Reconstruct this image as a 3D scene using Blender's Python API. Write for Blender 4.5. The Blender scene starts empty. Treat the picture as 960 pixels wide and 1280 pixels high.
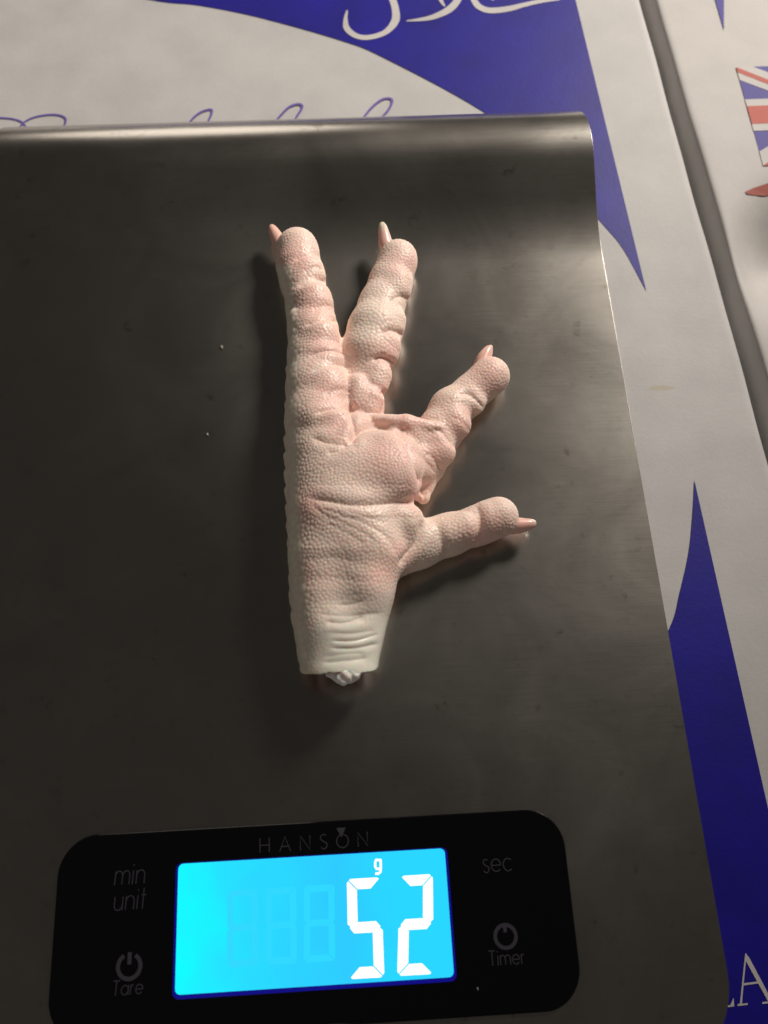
import bpy, bmesh, math, random
import numpy as np
from mathutils import Vector, Matrix, kdtree

random.seed(7); rng = np.random.default_rng(7)
S = bpy.context.scene
COL = S.collection
U = 0.22                      # camera height above the weighing plate, metres

# ------------------------------------------------------------------ camera
YAW, PIT, ROL = math.radians(5.889), math.radians(69.256), math.radians(2.932)
FPX = 1073.0                  # focal length in pixels of a 960x1280 frame
fwd = np.array([math.sin(YAW)*math.cos(PIT), math.cos(YAW)*math.cos(PIT), -math.sin(PIT)])
rt = np.cross(fwd, [0, 0, 1.0]); rt /= np.linalg.norm(rt); up0 = np.cross(rt, fwd)
c_, s_ = math.cos(ROL), math.sin(ROL)
RIGHT, UP = c_*rt + s_*up0, -s_*rt + c_*up0
CAMP = np.array([0, 0, U])
cam = bpy.data.cameras.new('camera'); camo = bpy.data.objects.new('camera', cam); COL.objects.link(camo)
camo.matrix_world = Matrix([[RIGHT[i], UP[i], -fwd[i], CAMP[i]] for i in range(3)] + [[0, 0, 0, 1]])
cam.sensor_fit = 'VERTICAL'; cam.sensor_height = 24.0; cam.lens = 24.0*FPX/1280
cam.clip_start = 0.01; cam.clip_end = 20
cam.dof.use_dof = True; cam.dof.focus_distance = 0.232; cam.dof.aperture_fstop = cam.lens/1.9
S.camera = camo

# ------------------------------------------------------------------ light
w = bpy.data.worlds.new('World'); S.world = w; w.use_nodes = True
w.node_tree.nodes['Background'].inputs[0].default_value = (1.0, 0.93, 0.84, 1)
w.node_tree.nodes['Background'].inputs[1].default_value = 0.030
def area(name, loc, target, size, power, color):
    l = bpy.data.lights.new(name, 'AREA'); l.shape = 'DISK'; l.size = size; l.energy = power; l.color = color
    o = bpy.data.objects.new(name, l); COL.objects.link(o); o.location = loc
    o.rotation_euler = (Vector(target)-Vector(loc)).to_track_quat('-Z', 'Y').to_euler(); return o
# far-right lamp, cone narrowed to imitate the camera holder's soft shadow on near side
lamp = bpy.data.lights.new('room_lamp', 'SPOT'); lamp.energy = 100; lamp.color = (1.0, 0.91, 0.815); lamp.shadow_soft_size = 0.15
lamp.spot_size = math.radians(37); lamp.spot_blend = 1.0
lo_ = bpy.data.objects.new('room_lamp', lamp); COL.objects.link(lo_); lo_.location = (0.74, 0.98, 0.74)
lo_.rotation_euler = (Vector((0.02, 0.32, 0))-lo_.location).to_track_quat('-Z', 'Y').to_euler()
area('viewer_side_fill', (-0.45, -1.1, 1.0), (0.0, 0.12, 0), 0.9, 2.2, (1.0, 0.90, 0.80))  # added soft fill from the viewer's side, no known source; lightens the shadows
area('far_rim_fill', (-0.35, 2.3, 0.42), (0.0, 0.2, 0), 0.8, 3.2, (1.0, 0.90, 0.80))  # added low light without a known source, brightens the plate's far rim
S.view_settings.view_transform = 'Standard'; S.view_settings.look = 'None'
S.view_settings.exposure = 0.0; S.view_settings.gamma = 1.0

# ------------------------------------------------------------------ helpers
def at(px, py, z=0.0):
    """ground-plan point that lies at height z under the given place of the plan sketch"""
    d = RIGHT*((px-480)/FPX) - UP*((py-640)/FPX) + fwd
    return CAMP + d*((z-U)/d[2])
def project(P):
    q = P-CAMP; zc = q@fwd
    return np.stack([480+FPX*(q@RIGHT)/zc, 640-FPX*(q@UP)/zc], -1), zc
def setp(o, label=None, cat=None, group=None, kind=None):
    for k, v in (('label', label), ('category', cat), ('group', group), ('kind', kind)):
        if v: o[k] = v
    return o
def mesh(name, verts, faces, mat, parent=None, smooth=False):
    me = bpy.data.meshes.new(name); me.from_pydata([tuple(map(float, v)) for v in verts], [], faces); me.update()
    o = bpy.data.objects.new(name, me); COL.objects.link(o)
    if mat: me.materials.append(mat)
    if smooth: me.polygons.foreach_set('use_smooth', [True]*len(me.polygons))
    if parent: o.parent = parent; o.matrix_parent_inverse = parent.matrix_world.inverted()
    return o
def empty(name, loc):
    o = bpy.data.objects.new(name, None); COL.objects.link(o); o.location = tuple(map(float, loc)); o.empty_display_size = 0.01
    bpy.context.view_layer.update(); return o
def from_bm(name, bm, mat, parent=None, smooth=False):
    me = bpy.data.meshes.new(name); bm.to_mesh(me); bm.free()
    o = bpy.data.objects.new(name, me); COL.objects.link(o); me.materials.append(mat)
    if smooth: me.polygons.foreach_set('use_smooth', [True]*len(me.polygons))
    if parent: o.parent = parent; o.matrix_parent_inverse = parent.matrix_world.inverted()
    return o
def spline(pts, n=10):
    """Catmull-Rom through the points (any dimension)"""
    P = [np.array(p, float) for p in pts]; P = [2*P[0]-P[1]] + P + [2*P[-1]-P[-2]]; out = []
    for i in range(1, len(P)-2):
        for k in range(n):
            t = k/n; a, b, c, d = P[i-1:i+3]
            out.append(.5*((2*b)+(-a+c)*t+(2*a-5*b+4*c-d)*t*t+(-a+3*b-3*c+d)*t**3))
    out.append(P[-2]); return out
def ribbons(name, strokes, z, mat, parent, thick=0.00006):
    """flat print: strokes = list of (list of (x,y[,halfwidth]) world points, halfwidth)"""
    V, F = [], []
    for pts, hw in strokes:
        P = [np.array(p[:2], float) for p in pts]; n = len(P)
        H = [p[2] if len(p) > 2 else hw for p in pts]
        b = len(V)
        for i in range(n):
            t = P[min(i+1, n-1)]-P[max(i-1, 0)]; t = t/(np.linalg.norm(t)+1e-12); nn = np.array([-t[1], t[0]])
            V.append((*(P[i]+nn*H[i]), z)); V.append((*(P[i]-nn*H[i]), z))
        for i in range(n-1): F.append((b+2*i, b+2*i+1, b+2*i+3, b+2*i+2))
        z += 0.0000008
    o = mesh(name, V, F, mat, parent); return o
def flat(name, pts, z, mat, parent):
    o = mesh(name, [(p[0], p[1], z) for p in pts], [tuple(range(len(pts)))], mat, parent)
    bm = bmesh.new(); bm.from_mesh(o.data); bmesh.ops.triangulate(bm, faces=bm.faces[:]); bmesh.ops.recalc_face_normals(bm, faces=bm.faces[:])
    for f in bm.faces:
        if f.normal.z < 0: f.normal_flip()
    bm.to_mesh(o.data); bm.free(); return o
def rrect(x0, x1, y0, y1, r, n=10):
    out = []
    for cx, cy, a0 in ((x1-r, y1-r, 0), (x0+r, y1-r, 90), (x0+r, y0+r, 180), (x1-r, y0+r, 270)):
        for k in range(n+1):
            a = math.radians(a0+90*k/n); out.append((cx+r*math.cos(a), cy+r*math.sin(a)))
    return out
def slab(name, outline, z0, z1, bev, mat, parent):
    """solid plate of an outline with a rounded top edge"""
    V, F = [], []; n = len(outline); P = np.array(outline); c = P.mean(0)
    T = np.roll(P, -1, 0)-np.roll(P, 1, 0); T /= np.linalg.norm(T, axis=1)[:, None]; N = np.stack([T[:, 1], -T[:, 0]], 1)
    rings = [(0, z0)] + [(bev*(1-math.cos(a)), z1-bev*(1-math.sin(a))) for a in (0, .5, 1.05, math.pi/2)]
    for ins, z in rings:
        Q = P-N*ins; V += [(q[0], q[1], z) for q in Q]
    for r in range(len(rings)-1):
        for i in range(n):
            j = (i+1) % n; F.append((r*n+i, r*n+j, (r+1)*n+j, (r+1)*n+i))
    b = (len(rings)-1)*n; F.append(tuple(b+i for i in range(n))); F.append(tuple(reversed(range(n))))
    return mesh(name, V, F, mat, parent)

# ------------------------------------------------------------------ materials
def mat(name, color, rough=.5, metal=0, spec=.5, **kw):
    m = bpy.data.materials.new(name); m.use_nodes = True; b = m.node_tree.nodes['Principled BSDF']
    b.inputs['Base Color'].default_value = (*color, 1); b.inputs['Roughness'].default_value = rough
    b.inputs['Metallic'].default_value = metal; b.inputs['Specular IOR Level'].default_value = spec
    for k, v in kw.items(): b.inputs[k].default_value = v
    return m
def nd(m, t, **kw):
    n = m.node_tree.nodes.new(t)
    for k, v in kw.items():
        if k in n.inputs.keys(): n.inputs[k].default_value = v
        else: setattr(n, k, v)
    return n
def lk(m, a, b): m.node_tree.links.new(a, b)
def bsdf(m): return m.node_tree.nodes['Principled BSDF']
def ramp(m, fac, stops):
    r = nd(m, 'ShaderNodeValToRGB'); e = r.color_ramp.elements
    while len(e) < len(stops): e.new(.5)
    for i, (p, c) in enumerate(stops): e[i].position = p; e[i].color = (*c, 1) if len(c) == 3 else c
    lk(m, fac, r.inputs[0]); return r.outputs[0]
def paper(name, color, rough, stain=None, amp=.06, spec=.35):
    """printed carton: pulp mottling, fine fibre relief"""
    m = mat(name, color, rough, spec=spec); b = bsdf(m)
    tc = nd(m, 'ShaderNodeTexCoord'); g = nd(m, 'ShaderNodeNewGeometry')
    n1 = nd(m, 'ShaderNodeTexNoise', Scale=900., Detail=4., Roughness=.65); lk(m, g.outputs['Position'], n1.inputs['Vector'])
    n2 = nd(m, 'ShaderNodeTexNoise', Scale=60., Detail=3.); lk(m, g.outputs['Position'], n2.inputs['Vector'])
    mx = nd(m, 'ShaderNodeMath', operation='MULTIPLY_ADD'); lk(m, n1.outputs[0], mx.inputs[0]); mx.inputs[1].default_value = .5; lk(m, n2.outputs[0], mx.inputs[2])
    lo = [max(0, c*(1-amp*1.6)) for c in color]; hi = [c*(1+amp) for c in color]
    col = ramp(m, mx.outputs[0], [(.45, lo), (1.0, hi)])
    if stain:
        for (sx, sy, rx, ry, sc, st) in stain:
            mp = nd(m, 'ShaderNodeMapping'); lk(m, g.outputs['Position'], mp.inputs[0]); mp.vector_type = 'POINT'
            mp.inputs['Location'].default_value = (-sx/rx, -sy/ry, 0); mp.inputs['Scale'].default_value = (1/rx, 1/ry, 0)
            nv = nd(m, 'ShaderNodeTexNoise', Scale=220., Detail=3.); lk(m, g.outputs['Position'], nv.inputs['Vector'])
            va = nd(m, 'ShaderNodeVectorMath', operation='MULTIPLY_ADD'); lk(m, nv.outputs['Color'], va.inputs[0]); va.inputs[1].default_value = (1.2, 1.2, 0); lk(m, mp.outputs[0], va.inputs[2])
            vs = nd(m, 'ShaderNodeVectorMath', operation='SUBTRACT'); lk(m, va.outputs[0], vs.inputs[0]); vs.inputs[1].default_value = (.6, .6, 0)
            ln = nd(m, 'ShaderNodeVectorMath', operation='LENGTH'); lk(m, vs.outputs[0], ln.inputs[0])
            f = ramp(m, ln.outputs['Value'], [(.55, (st, st, st)), (1.0, (0, 0, 0))])
            mi = nd(m, 'ShaderNodeMix', data_type='RGBA'); lk(m, f, mi.inputs[0]); lk(m, col, mi.inputs[6]); mi.inputs[7].default_value = (*sc, 1); col = mi.outputs[2]
    lk(m, col, b.inputs['Base Color'])
    bp = nd(m, 'ShaderNodeBump', Strength=.35, Distance=.00025); lk(m, mx.outputs[0], bp.inputs['Height']); lk(m, bp.outputs[0], b.inputs['Normal'])
    return m
def emit(name, color, strength):
    m = mat(name, (0, 0, 0), .3); b = bsdf(m)
    b.inputs['Emission Color'].default_value = (*color, 1); b.inputs['Emission Strength'].default_value = strength; return m

ZB = -0.1*U                   # top of the cartons, under the scale
st = at(828, 485, ZB)
M_card = paper('white_carton', (.53, .522, .52), .6, stain=[(st[0], st[1], .0055, .0013, (.47, .42, .33), .8)])
M_card2 = paper('white_carton_second', (.535, .515, .50), .6)
M_blue = paper('blue_print', (.010, .006, .25), .5, amp=.14, spec=.26)
M_purple = paper('violet_line_print', (.16, .12, .42), .5)
M_white = paper('white_print', (.56, .54, .53), .6)
M_red = paper('red_print', (.50, .09, .06), .6, spec=.3)
M_redtip = paper('dull_red_print', (.36, .075, .05), .6, spec=.3)
M_flagblue = paper('flag_blue_print', (.024, .014, .27), .55, spec=.25)

M_steel = mat('brushed_steel', (.50, .48, .44), .36, 1.0)
def steel():
    m = M_steel; b = bsdf(m); g = nd(m, 'ShaderNodeNewGeometry')
    mp = nd(m, 'ShaderNodeMapping'); lk(m, g.outputs['Position'], mp.inputs[0]); mp.inputs['Scale'].default_value = (60, 4500, 60)
    br = nd(m, 'ShaderNodeTexNoise', Scale=1., Detail=3., Roughness=.6); lk(m, mp.outputs[0], br.inputs['Vector'])
    sm = nd(m, 'ShaderNodeTexNoise', Scale=28., Detail=5., Roughness=.62, Distortion=.8); lk(m, g.outputs['Position'], sm.inputs['Vector'])
    sp = nd(m, 'ShaderNodeTexNoise', Scale=330., Detail=2.); lk(m, g.outputs['Position'], sp.inputs['Vector'])
    a = nd(m, 'ShaderNodeMath', operation='MULTIPLY_ADD'); lk(m, br.outputs[0], a.inputs[0]); a.inputs[1].default_value = .42; lk(m, sm.outputs[0], a.inputs[2])
    lk(m, ramp(m, a.outputs[0], [(.35, (.22, .22, .22)), (.95, (.27, .27, .27))]), b.inputs['Roughness'])
    c1 = ramp(m, a.outputs[0], [(.35, (.46, .435, .395)), (.95, (.54, .515, .47))])
    c2 = ramp(m, sp.outputs[0], [(.30, (.42, .40, .36)), (.37, (1, 1, 1))])     # dried specks
    mi = nd(m, 'ShaderNodeMix', data_type='RGBA', blend_type='MULTIPLY'); mi.inputs[0].default_value = .14
    lk(m, c1, mi.inputs[6]); lk(m, c2, mi.inputs[7])
    s3 = nd(m, 'ShaderNodeTexNoise', Scale=120., Detail=4., Roughness=.7); lk(m, g.outputs['Position'], s3.inputs['Vector'])
    c3 = ramp(m, s3.outputs[0], [(.29, (.62, .60, .55)), (.37, (1, 1, 1))])     # smears left by earlier weighing
    m3 = nd(m, 'ShaderNodeMix', data_type='RGBA', blend_type='MULTIPLY'); m3.inputs[0].default_value = .8
    lk(m, mi.outputs[2], m3.inputs[6]); lk(m, c3, m3.inputs[7]); lk(m, m3.outputs[2], b.inputs['Base Color'])
    bp = nd(m, 'ShaderNodeBump', Strength=.08, Distance=.0001); lk(m, br.outputs[0], bp.inputs['Height']); lk(m, bp.outputs[0], b.inputs['Normal'])
    b.inputs['Anisotropic'].default_value = .3
steel()
M_glass = mat('black_glass', (.003, .003, .004), .06, spec=.35)
M_plastic = mat('dark_plastic', (.03, .03, .03), .5)
M_rubber = mat('rubber', (.02, .02, .02), .8)
M_print = mat('grey_glass_print', (.032, .029, .042), .5)
M_table = paper('table', (.06, .05, .045), .6)

# ------------------------------------------------------------------ setting: surface below the cartons
BH = 0.085
tb = mesh('table_top', [(-.9, -.6, ZB-BH), (.9, -.6, ZB-BH), (.9, 1.0, ZB-BH), (-.9, 1.0, ZB-BH)], [(0, 1, 2, 3)], M_table)
setp(tb, kind='structure')

# ------------------------------------------------------------------ cartons
def carton(name, x_edge, width, y0, y1, rotz, pivot, material, dent=None, side=1, seedv=0):
    """closed carton with softly crushed edges; x_edge = the long edge seen in the photo, box extends to -side"""
    nx, ny = 60, 90; V, F = [], []
    r = np.random.default_rng(seedv)
    ph = r.uniform(0, 6.28, 6)
    e = .0016
    us = np.concatenate([[0, .0003, .0008, .0016, .003, .006], np.linspace(.012, width-.012, nx), [width-.006, width-.003, width-.0016, width-.0008, width-.0003, width]])
    ys = np.concatenate([[y0, y0+.0004, y0+.001, y0+.0025], np.linspace(y0+.006, y1-.006, ny), [y1-.0025, y1-.001, y1-.0004, y1]])
    cr, sr = math.cos(rotz), math.sin(rotz)
    def drop(d):
        return 0 if d >= e else e-math.sqrt(max(0, e*e-(e-d)**2))
    n = len(us); 
    for y in ys:
        for u in us:
            wob = .00018*math.sin(y*48+ph[0])+.00010*math.sin(y*140+ph[1])
            x = x_edge - side*u + wob*math.exp(-u/.01)
            z = ZB-.7*(drop(min(u, width-u))+drop(min(y-y0, y1-y)))
            z += .0001*math.sin(x*24+ph[2])*math.sin(y*19+ph[3])
            if dent: z += dent(x, y)
            X, Y = x-pivot[0], y-pivot[1]
            V.append((pivot[0]+X*cr-Y*sr, pivot[1]+X*sr+Y*cr, z))
    m = len(ys)
    for j in range(m-1):
        for i in range(n-1):
            q = (j*n+i, j*n+i+1, (j+1)*n+i+1, (j+1)*n+i); F.append(q if side < 0 else q[::-1])
    loop = [i for i in range(n)]+[j*n+n-1 for j in range(1, m)]+[(m-1)*n+i for i in range(n-2, -1, -1)]+[j*n for j in range(m-2, 0, -1)]
    b = len(V)
    for i in loop: V.append((V[i][0], V[i][1], ZB-BH))
    L = len(loop)
    for k in range(L):
        k2 = (k+1) % L; q = (loop[k], b+k, b+k2, loop[k2]); F.append(q if side < 0 else q[::-1])
    return V, F
# direction of the carton edges on the plan
A = at(800, 0, ZB); B = at(925, 447, ZB); rotz = math.atan2(A[1]-B[1], A[0]-B[0])-math.pi/2
piv = A
# carton under the scale
box1 = empty('cardboard_box', (0, .1, ZB-BH))
setp(box1, 'white carton with blue swooshes and white calligraphy lying under the scale', 'box', 'printed cartons')
V, F = carton('c', A[0], .42, A[1]-.42, A[1]+.14, rotz, piv, None, seedv=3)
body1 = mesh('carton_body', V, F, M_card, box1, True)
ZP = ZB+.00018
Lp = at(720, 0, ZP); Lq = at(808, 362, ZP); 
def px_list(lst, z): return [at(p[0], p[1], z)[:2] for p in lst]
# upper swoosh: sweeping lower edge, straight right edge
arc = spline([(60, -28), (190, 0), (250, 7), (325, 22), (425, 50), (480, 72), (600, 137), (690, 206), (747, 273), (778, 310), (808, 364)], 8)
top = [(694, -105), (60, -105)]
flat('blue_swoosh', px_list([tuple(a) for a in arc]+top, ZP), ZP, M_blue, body1)
arc2 = spline([(868, 600), (866, 640), (861, 690), (850, 740), (838, 783), (800, 850), (740, 930)], 8)
flat('blue_swoosh', px_list([tuple(a) for a in arc2]+[(740, 1360), (1040, 1360), (960, 1010)], ZP), ZP, M_blue, body1)
# white calligraphy on the upper swoosh
ZC = ZP+.00012
def pxw(px, py, z): return (RIGHT@(at(px+1, py, z)-at(px, py, z)))
def strokes_px(lst, z, n=8):
    out = []
    for pts in lst:
        q = spline(pts, n); out.append(([(*at(p[0], p[1], z)[:2], p[2]*pxw(p[0], p[1], z)/2) for p in q], .0005))
    return out
cal = [[(434, 13, 2), (432, 24, 5), (434, 36, 8), (446, 45, 8), (462, 46.5, 8), (482, 40, 8), (494, 26, 10), (494, 10, 9), (488, -8, 9), (480, -30, 8)],
       [(508, 26, 1.5), (524, 24.5, 5), (542, 21, 8), (561, 12, 10), (572, 0, 9), (578, -16, 8), (574, -36, 7)],
       [(556, 8, 2), (551, 0, 5), (546, -14, 6), (538, -34, 6)],
       [(586, -14, 5), (593, 1, 8), (600, 9, 9), (613, 13, 9.5), (635, 11, 9), (655, 6, 7), (676, 1.5, 6), (700, -1, 3)],
       [(610, -8, 2), (616, 0, 1.5), (622, -8, 1.5)]]
for k_, s_k in enumerate(strokes_px(cal, ZC)): ribbons('calligraphy_stroke', [s_k], ZC+k_*2e-6, M_white, body1)
# violet script letters whose tops show above the scale
scr = [[(-20, 146, 2), (0, 147, 2.4), (16, 148.5, 2.4), (28, 153, 2.4), (36, 165, 2)],
       [(22, 162, 2), (31, 152, 2.2), (46, 145.5, 2.6), (66, 143, 2.6), (79, 145.5, 2.6), (82, 152, 2.6), (76, 165, 2)],
       [(232, 160, 2), (241, 148, 2.6), (251, 140, 2.8), (262, 136.5, 2.8), (265, 139, 2.8), (262, 148, 2.6), (254, 162, 2)],
       [(338, 160, 2), (350, 145, 2.6), (361, 134, 3), (371, 130, 3), (377, 131, 3), (377, 136, 3), (370, 147, 2.6), (360, 162, 2)],
       [(440, 165, 2), (455, 146, 2.6), (466, 133, 3), (478, 124, 3), (488, 123, 3), (490, 128, 3), (485, 138, 3), (474, 150, 2.6)]]
for k_, s_k in enumerate(strokes_px(scr, ZC)): ribbons('script_letter', [s_k], ZC+k_*2e-6, M_purple, body1)
# serif capitals L A on the lower swoosh
def poly_px(name, polys, z, m, parent):
    V, F = [], []
    for k, p in enumerate(polys):
        b = len(V); V += [(*at(q[0], q[1], z)[:2], z+.000002*k) for q in p]; F.append(tuple(range(b, b+len(p))))
    o = mesh(name, V, F, m, parent); bm = bmesh.new(); bm.from_mesh(o.data); bmesh.ops.triangulate(bm, faces=bm.faces[:])
    for f in bm.faces:
        if f.normal.z < 0: f.normal_flip()
    bm.to_mesh(o.data); bm.free(); return o
la = [[(931.5, 1192), (933.5, 1192), (931.5, 1210), (928.6, 1240), (927.3, 1256), (924.6, 1256.5), (925.8, 1246), (929, 1215)],
      [(931.5, 1192), (936, 1196), (963, 1247), (968, 1252.5), (961, 1253.5), (931.8, 1200)],
      [(929.8, 1229), (949, 1226.5), (950, 1229), (929.4, 1231.8)],
      [(922, 1255), (934.5, 1254), (934.6, 1256), (922, 1257.6)],
      [(953, 1252.5), (975, 1250), (975, 1252.5), (953, 1255)],
      [(884, 1258.8), (913, 1256.2), (917, 1247), (917.8, 1258), (884, 1262)],
      [(888, 1204), (892, 1204), (892, 1261), (888, 1261)]]
poly_px('white_capitals', la, ZC, M_white, body1)

# second carton beside it, its top dented
gap = .0062
def dent(x, y):
    q = at(975, 312, ZB)
    dx, dy = x-q[0], y-q[1]
    c, s = math.cos(.5), math.sin(.5); a, b = dx*c+dy*s, -dx*s+dy*c
    return -.015*math.exp(-(a/.026)**2)*math.exp(-(b/.0145)**2)*(1-.75*math.exp(-(max(0, x-A[0]-gap)/.009)**2))
box2 = empty('cardboard_box', (A[0]+.2, .1, ZB-BH))
setp(box2, 'second white carton with a printed flag and a dent, at the far right', 'box', 'printed cartons')
V, F = carton('c', A[0]+gap, .36, A[1]-.42, A[1]+.14, rotz+math.radians(.35), piv, None, dent=dent, side=-1, seedv=9)
body2 = mesh('carton_body', V, F, M_card2, box2, True)
# flag print
fa, fb = at(920, 84, ZP)[:2], at(954, 207, ZP)[:2]
ey = fa-fb; fh = np.linalg.norm(ey); ey /= fh; ex = np.array([ey[1], -ey[0]]); fw = fh*1.6
def fp(u, v): return fb+ex*u*fw+ey*v*fh
def fq(name, pts, dz, m): flat(name, [fp(*p) for p in pts], ZP+dz, m, body2)
def union(name, polys, dz, m):
    V, F = [], []
    for k, p in enumerate(polys):
        b = len(V); V += [(*fp(*q), ZP+dz+k*2e-6) for q in p]; F.append(tuple(range(b, b+len(p))))
    o = mesh(name, V, F, m, body2); bm = bmesh.new(); bm.from_mesh(o.data)
    for f in bm.faces:
        if f.normal.z < 0: f.normal_flip()
    bm.to_mesh(o.data); bm.free()
fq('flag_field', [(0, 0), (1, 0), (1, 1), (0, 1)], 0, M_flagblue)
d1, d2 = .085, .136
union('flag_white_bands', [[(0, 1), (d1, 1), (1, d2), (1, 0), (1-d1, 0), (0, 1-d2)], [(1, 1), (1, 1-d2), (d1, 0), (0, 0), (0, d2), (1-d1, 1)],
      [(.40, 0), (.60, 0), (.60, 1), (.40, 1)], [(0, .34), (1, .34), (1, .66), (0, .66)]], .00006, M_white)
union('flag_red_bands', [[(0, 1), (0, .945), (.36, .585), (.40, .60)], [(.60, .36), (.64, .40), (1, .055), (1, 0)], [(0, 0), (.04, 0), (.40, .36), (.36, .40)], [(1, 1), (.96, 1), (.60, .64), (.64, .60)],
      [(.44, 0), (.56, 0), (.56, 1), (.44, 1)], [(0, .41), (1, .41), (1, .59), (0, .59)]], .00012, M_red)
poly_px('red_print_tip', [[(932, 238.6), (942, 234), (962, 227), (1000, 214), (1000, 231), (962, 241), (944, 242), (935, 241)]], ZP+.00004, M_redtip, body2)
poly_px('blue_print_tip', [[(880, -60), (894, 0), (905, 38), (905, 0), (904, -60)]], ZP, M_flagblue, body2)

rz2 = rotz+math.radians(.35)
for o in body2.children:
    for v in o.data.vertices:
        X, Y = v.co.x-piv[0], v.co.y-piv[1]; v.co.z += dent(piv[0]+X*math.cos(rz2)+Y*math.sin(rz2), piv[1]-X*math.sin(rz2)+Y*math.cos(rz2))
# ------------------------------------------------------------------ kitchen scale
XL, XR = -.487*U, .3685*U
scale = empty('kitchen_scale', (-.06*U, .35*U, ZB))
setp(scale, 'brushed steel kitchen scale with a lit blue display, standing on the carton', 'kitchen scale')
def profile():
    P = [(y, 0.0) for y in np.linspace(-0.238*U, .735*U, 60)]
    R, a1 = .30*U, math.radians(19); y0 = .745*U
    for k in range(0, 17): a = a1*k/16; P.append((y0+R*math.sin(a), R*(1-math.cos(a))))
    y, z = P[-1]; L = .0532*U
    for k in range(1, 4): P.append((y+L*k/3*math.cos(a1), z+L*k/3*math.sin(a1)))
    y, z = P[-1]; r = .11*U; cy, cz = y+r*math.sin(a1), z-r*math.cos(a1)
    for k in range(1, 19):
        a = a1-(a1+math.radians(72))*k/18; P.append((cy-r*math.sin(a), cz+r*math.cos(a)))
    y, z = P[-1]; P += [(y+.0008, z-.003)]
    return P
def platform():
    P = profile(); V, F = [], []
    th, rr = .0004, .00003
    yf = P[0][0]; R = .085*U
    arc_len = [0]
    for i in range(1, len(P)): arc_len.append(arc_len[-1]+math.dist(P[i], P[i-1]))
    tot = arc_len[-1]
    front = [yf+R*(1-math.cos(a)) for a in np.linspace(0, math.pi/2, 14)]
    rows = [(y, 0.0, 0) for y in front] + [(y, z, s) for (y, z), s in zip(P, arc_len) if y > front[-1]+.0005 or z != 0]
    full = []
    for (y, z, s) in rows:
        ins = 0
        if z == 0 and y < yf+R: ins = R-math.sqrt(max(0, R*R-(yf+R-y)**2))
        if s > tot-.0265: 
            t = s-(tot-.0265); ins += .0010*(1-math.sqrt(max(0, 1-min(1, t/.012)**2))) if t < .012 else .0010
        full.append((y, z, ins))
    # surface normals in the profile plane
    n = len(full); xs_n = 40
    side = [(rr*(1-math.sin(a)), rr*(1-math.cos(a))) for a in (math.pi/2, 1.05, .52, 0)]   # unused order helper
    edge = [(.00005, th), (0, rr), (rr*.13, rr*.5), (rr*.5, rr*.13), (rr, 0)]
    for i, (y, z, ins) in enumerate(full):
        a, b = full[max(i-1, 0)], full[min(i+1, n-1)]; t = np.array([b[0]-a[0], b[1]-a[1]]); t /= np.linalg.norm(t); nm = np.array([-t[1], t[0]])
        xl, xr = XL+ins, XR-ins
        cols = [(xl+e, d) for e, d in edge]+[(x, 0) for x in np.linspace(xl+rr*3, xr-rr*3, xs_n)]+[(xr-e, d) for e, d in edge[::-1]]
        for x, d in cols: V.append((x, y-nm[0]*d, z-nm[1]*d))
    c = xs_n+10
    for i in range(n-1):
        for j in range(c-1): F.append((i*c+j, i*c+j+1, (i+1)*c+j+1, (i+1)*c+j))
    # underside
    b = len(V)
    for i in range(n):
        V.append(V[i*c]); V.append(V[i*c+c-1])
    for i in range(n-1): F.append((b+2*i, b+2*i+2, b+2*i+3, b+2*i+1))
    return mesh('platform', V, F, M_steel, scale, True)
plate = platform()
bm = bmesh.new(); bo = rrect(XL+.006, XR-.006, -0.238*U+.006, .86*U, .012)
slab('base', bo, ZB+.003, -.0030, .002, M_plastic, scale); bm.free()
for fx in (XL+.022, XR-.022):
    for fy in (-.17*U, .78*U):
        slab('foot_pad', [(fx+.007*math.cos(a), fy+.007*math.sin(a)) for a in np.linspace(0, 2*math.pi, 21)[:-1]], ZB+.0007, ZB+.0031, .0006, M_rubber, scale)
# display glass
ZG = .0009
panel = slab('display_panel', rrect(-.331*U, .2142*U, -.1775*U, .0185*U, .041*U, 14), -.0004, ZG, .0005, M_glass, scale)
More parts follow.
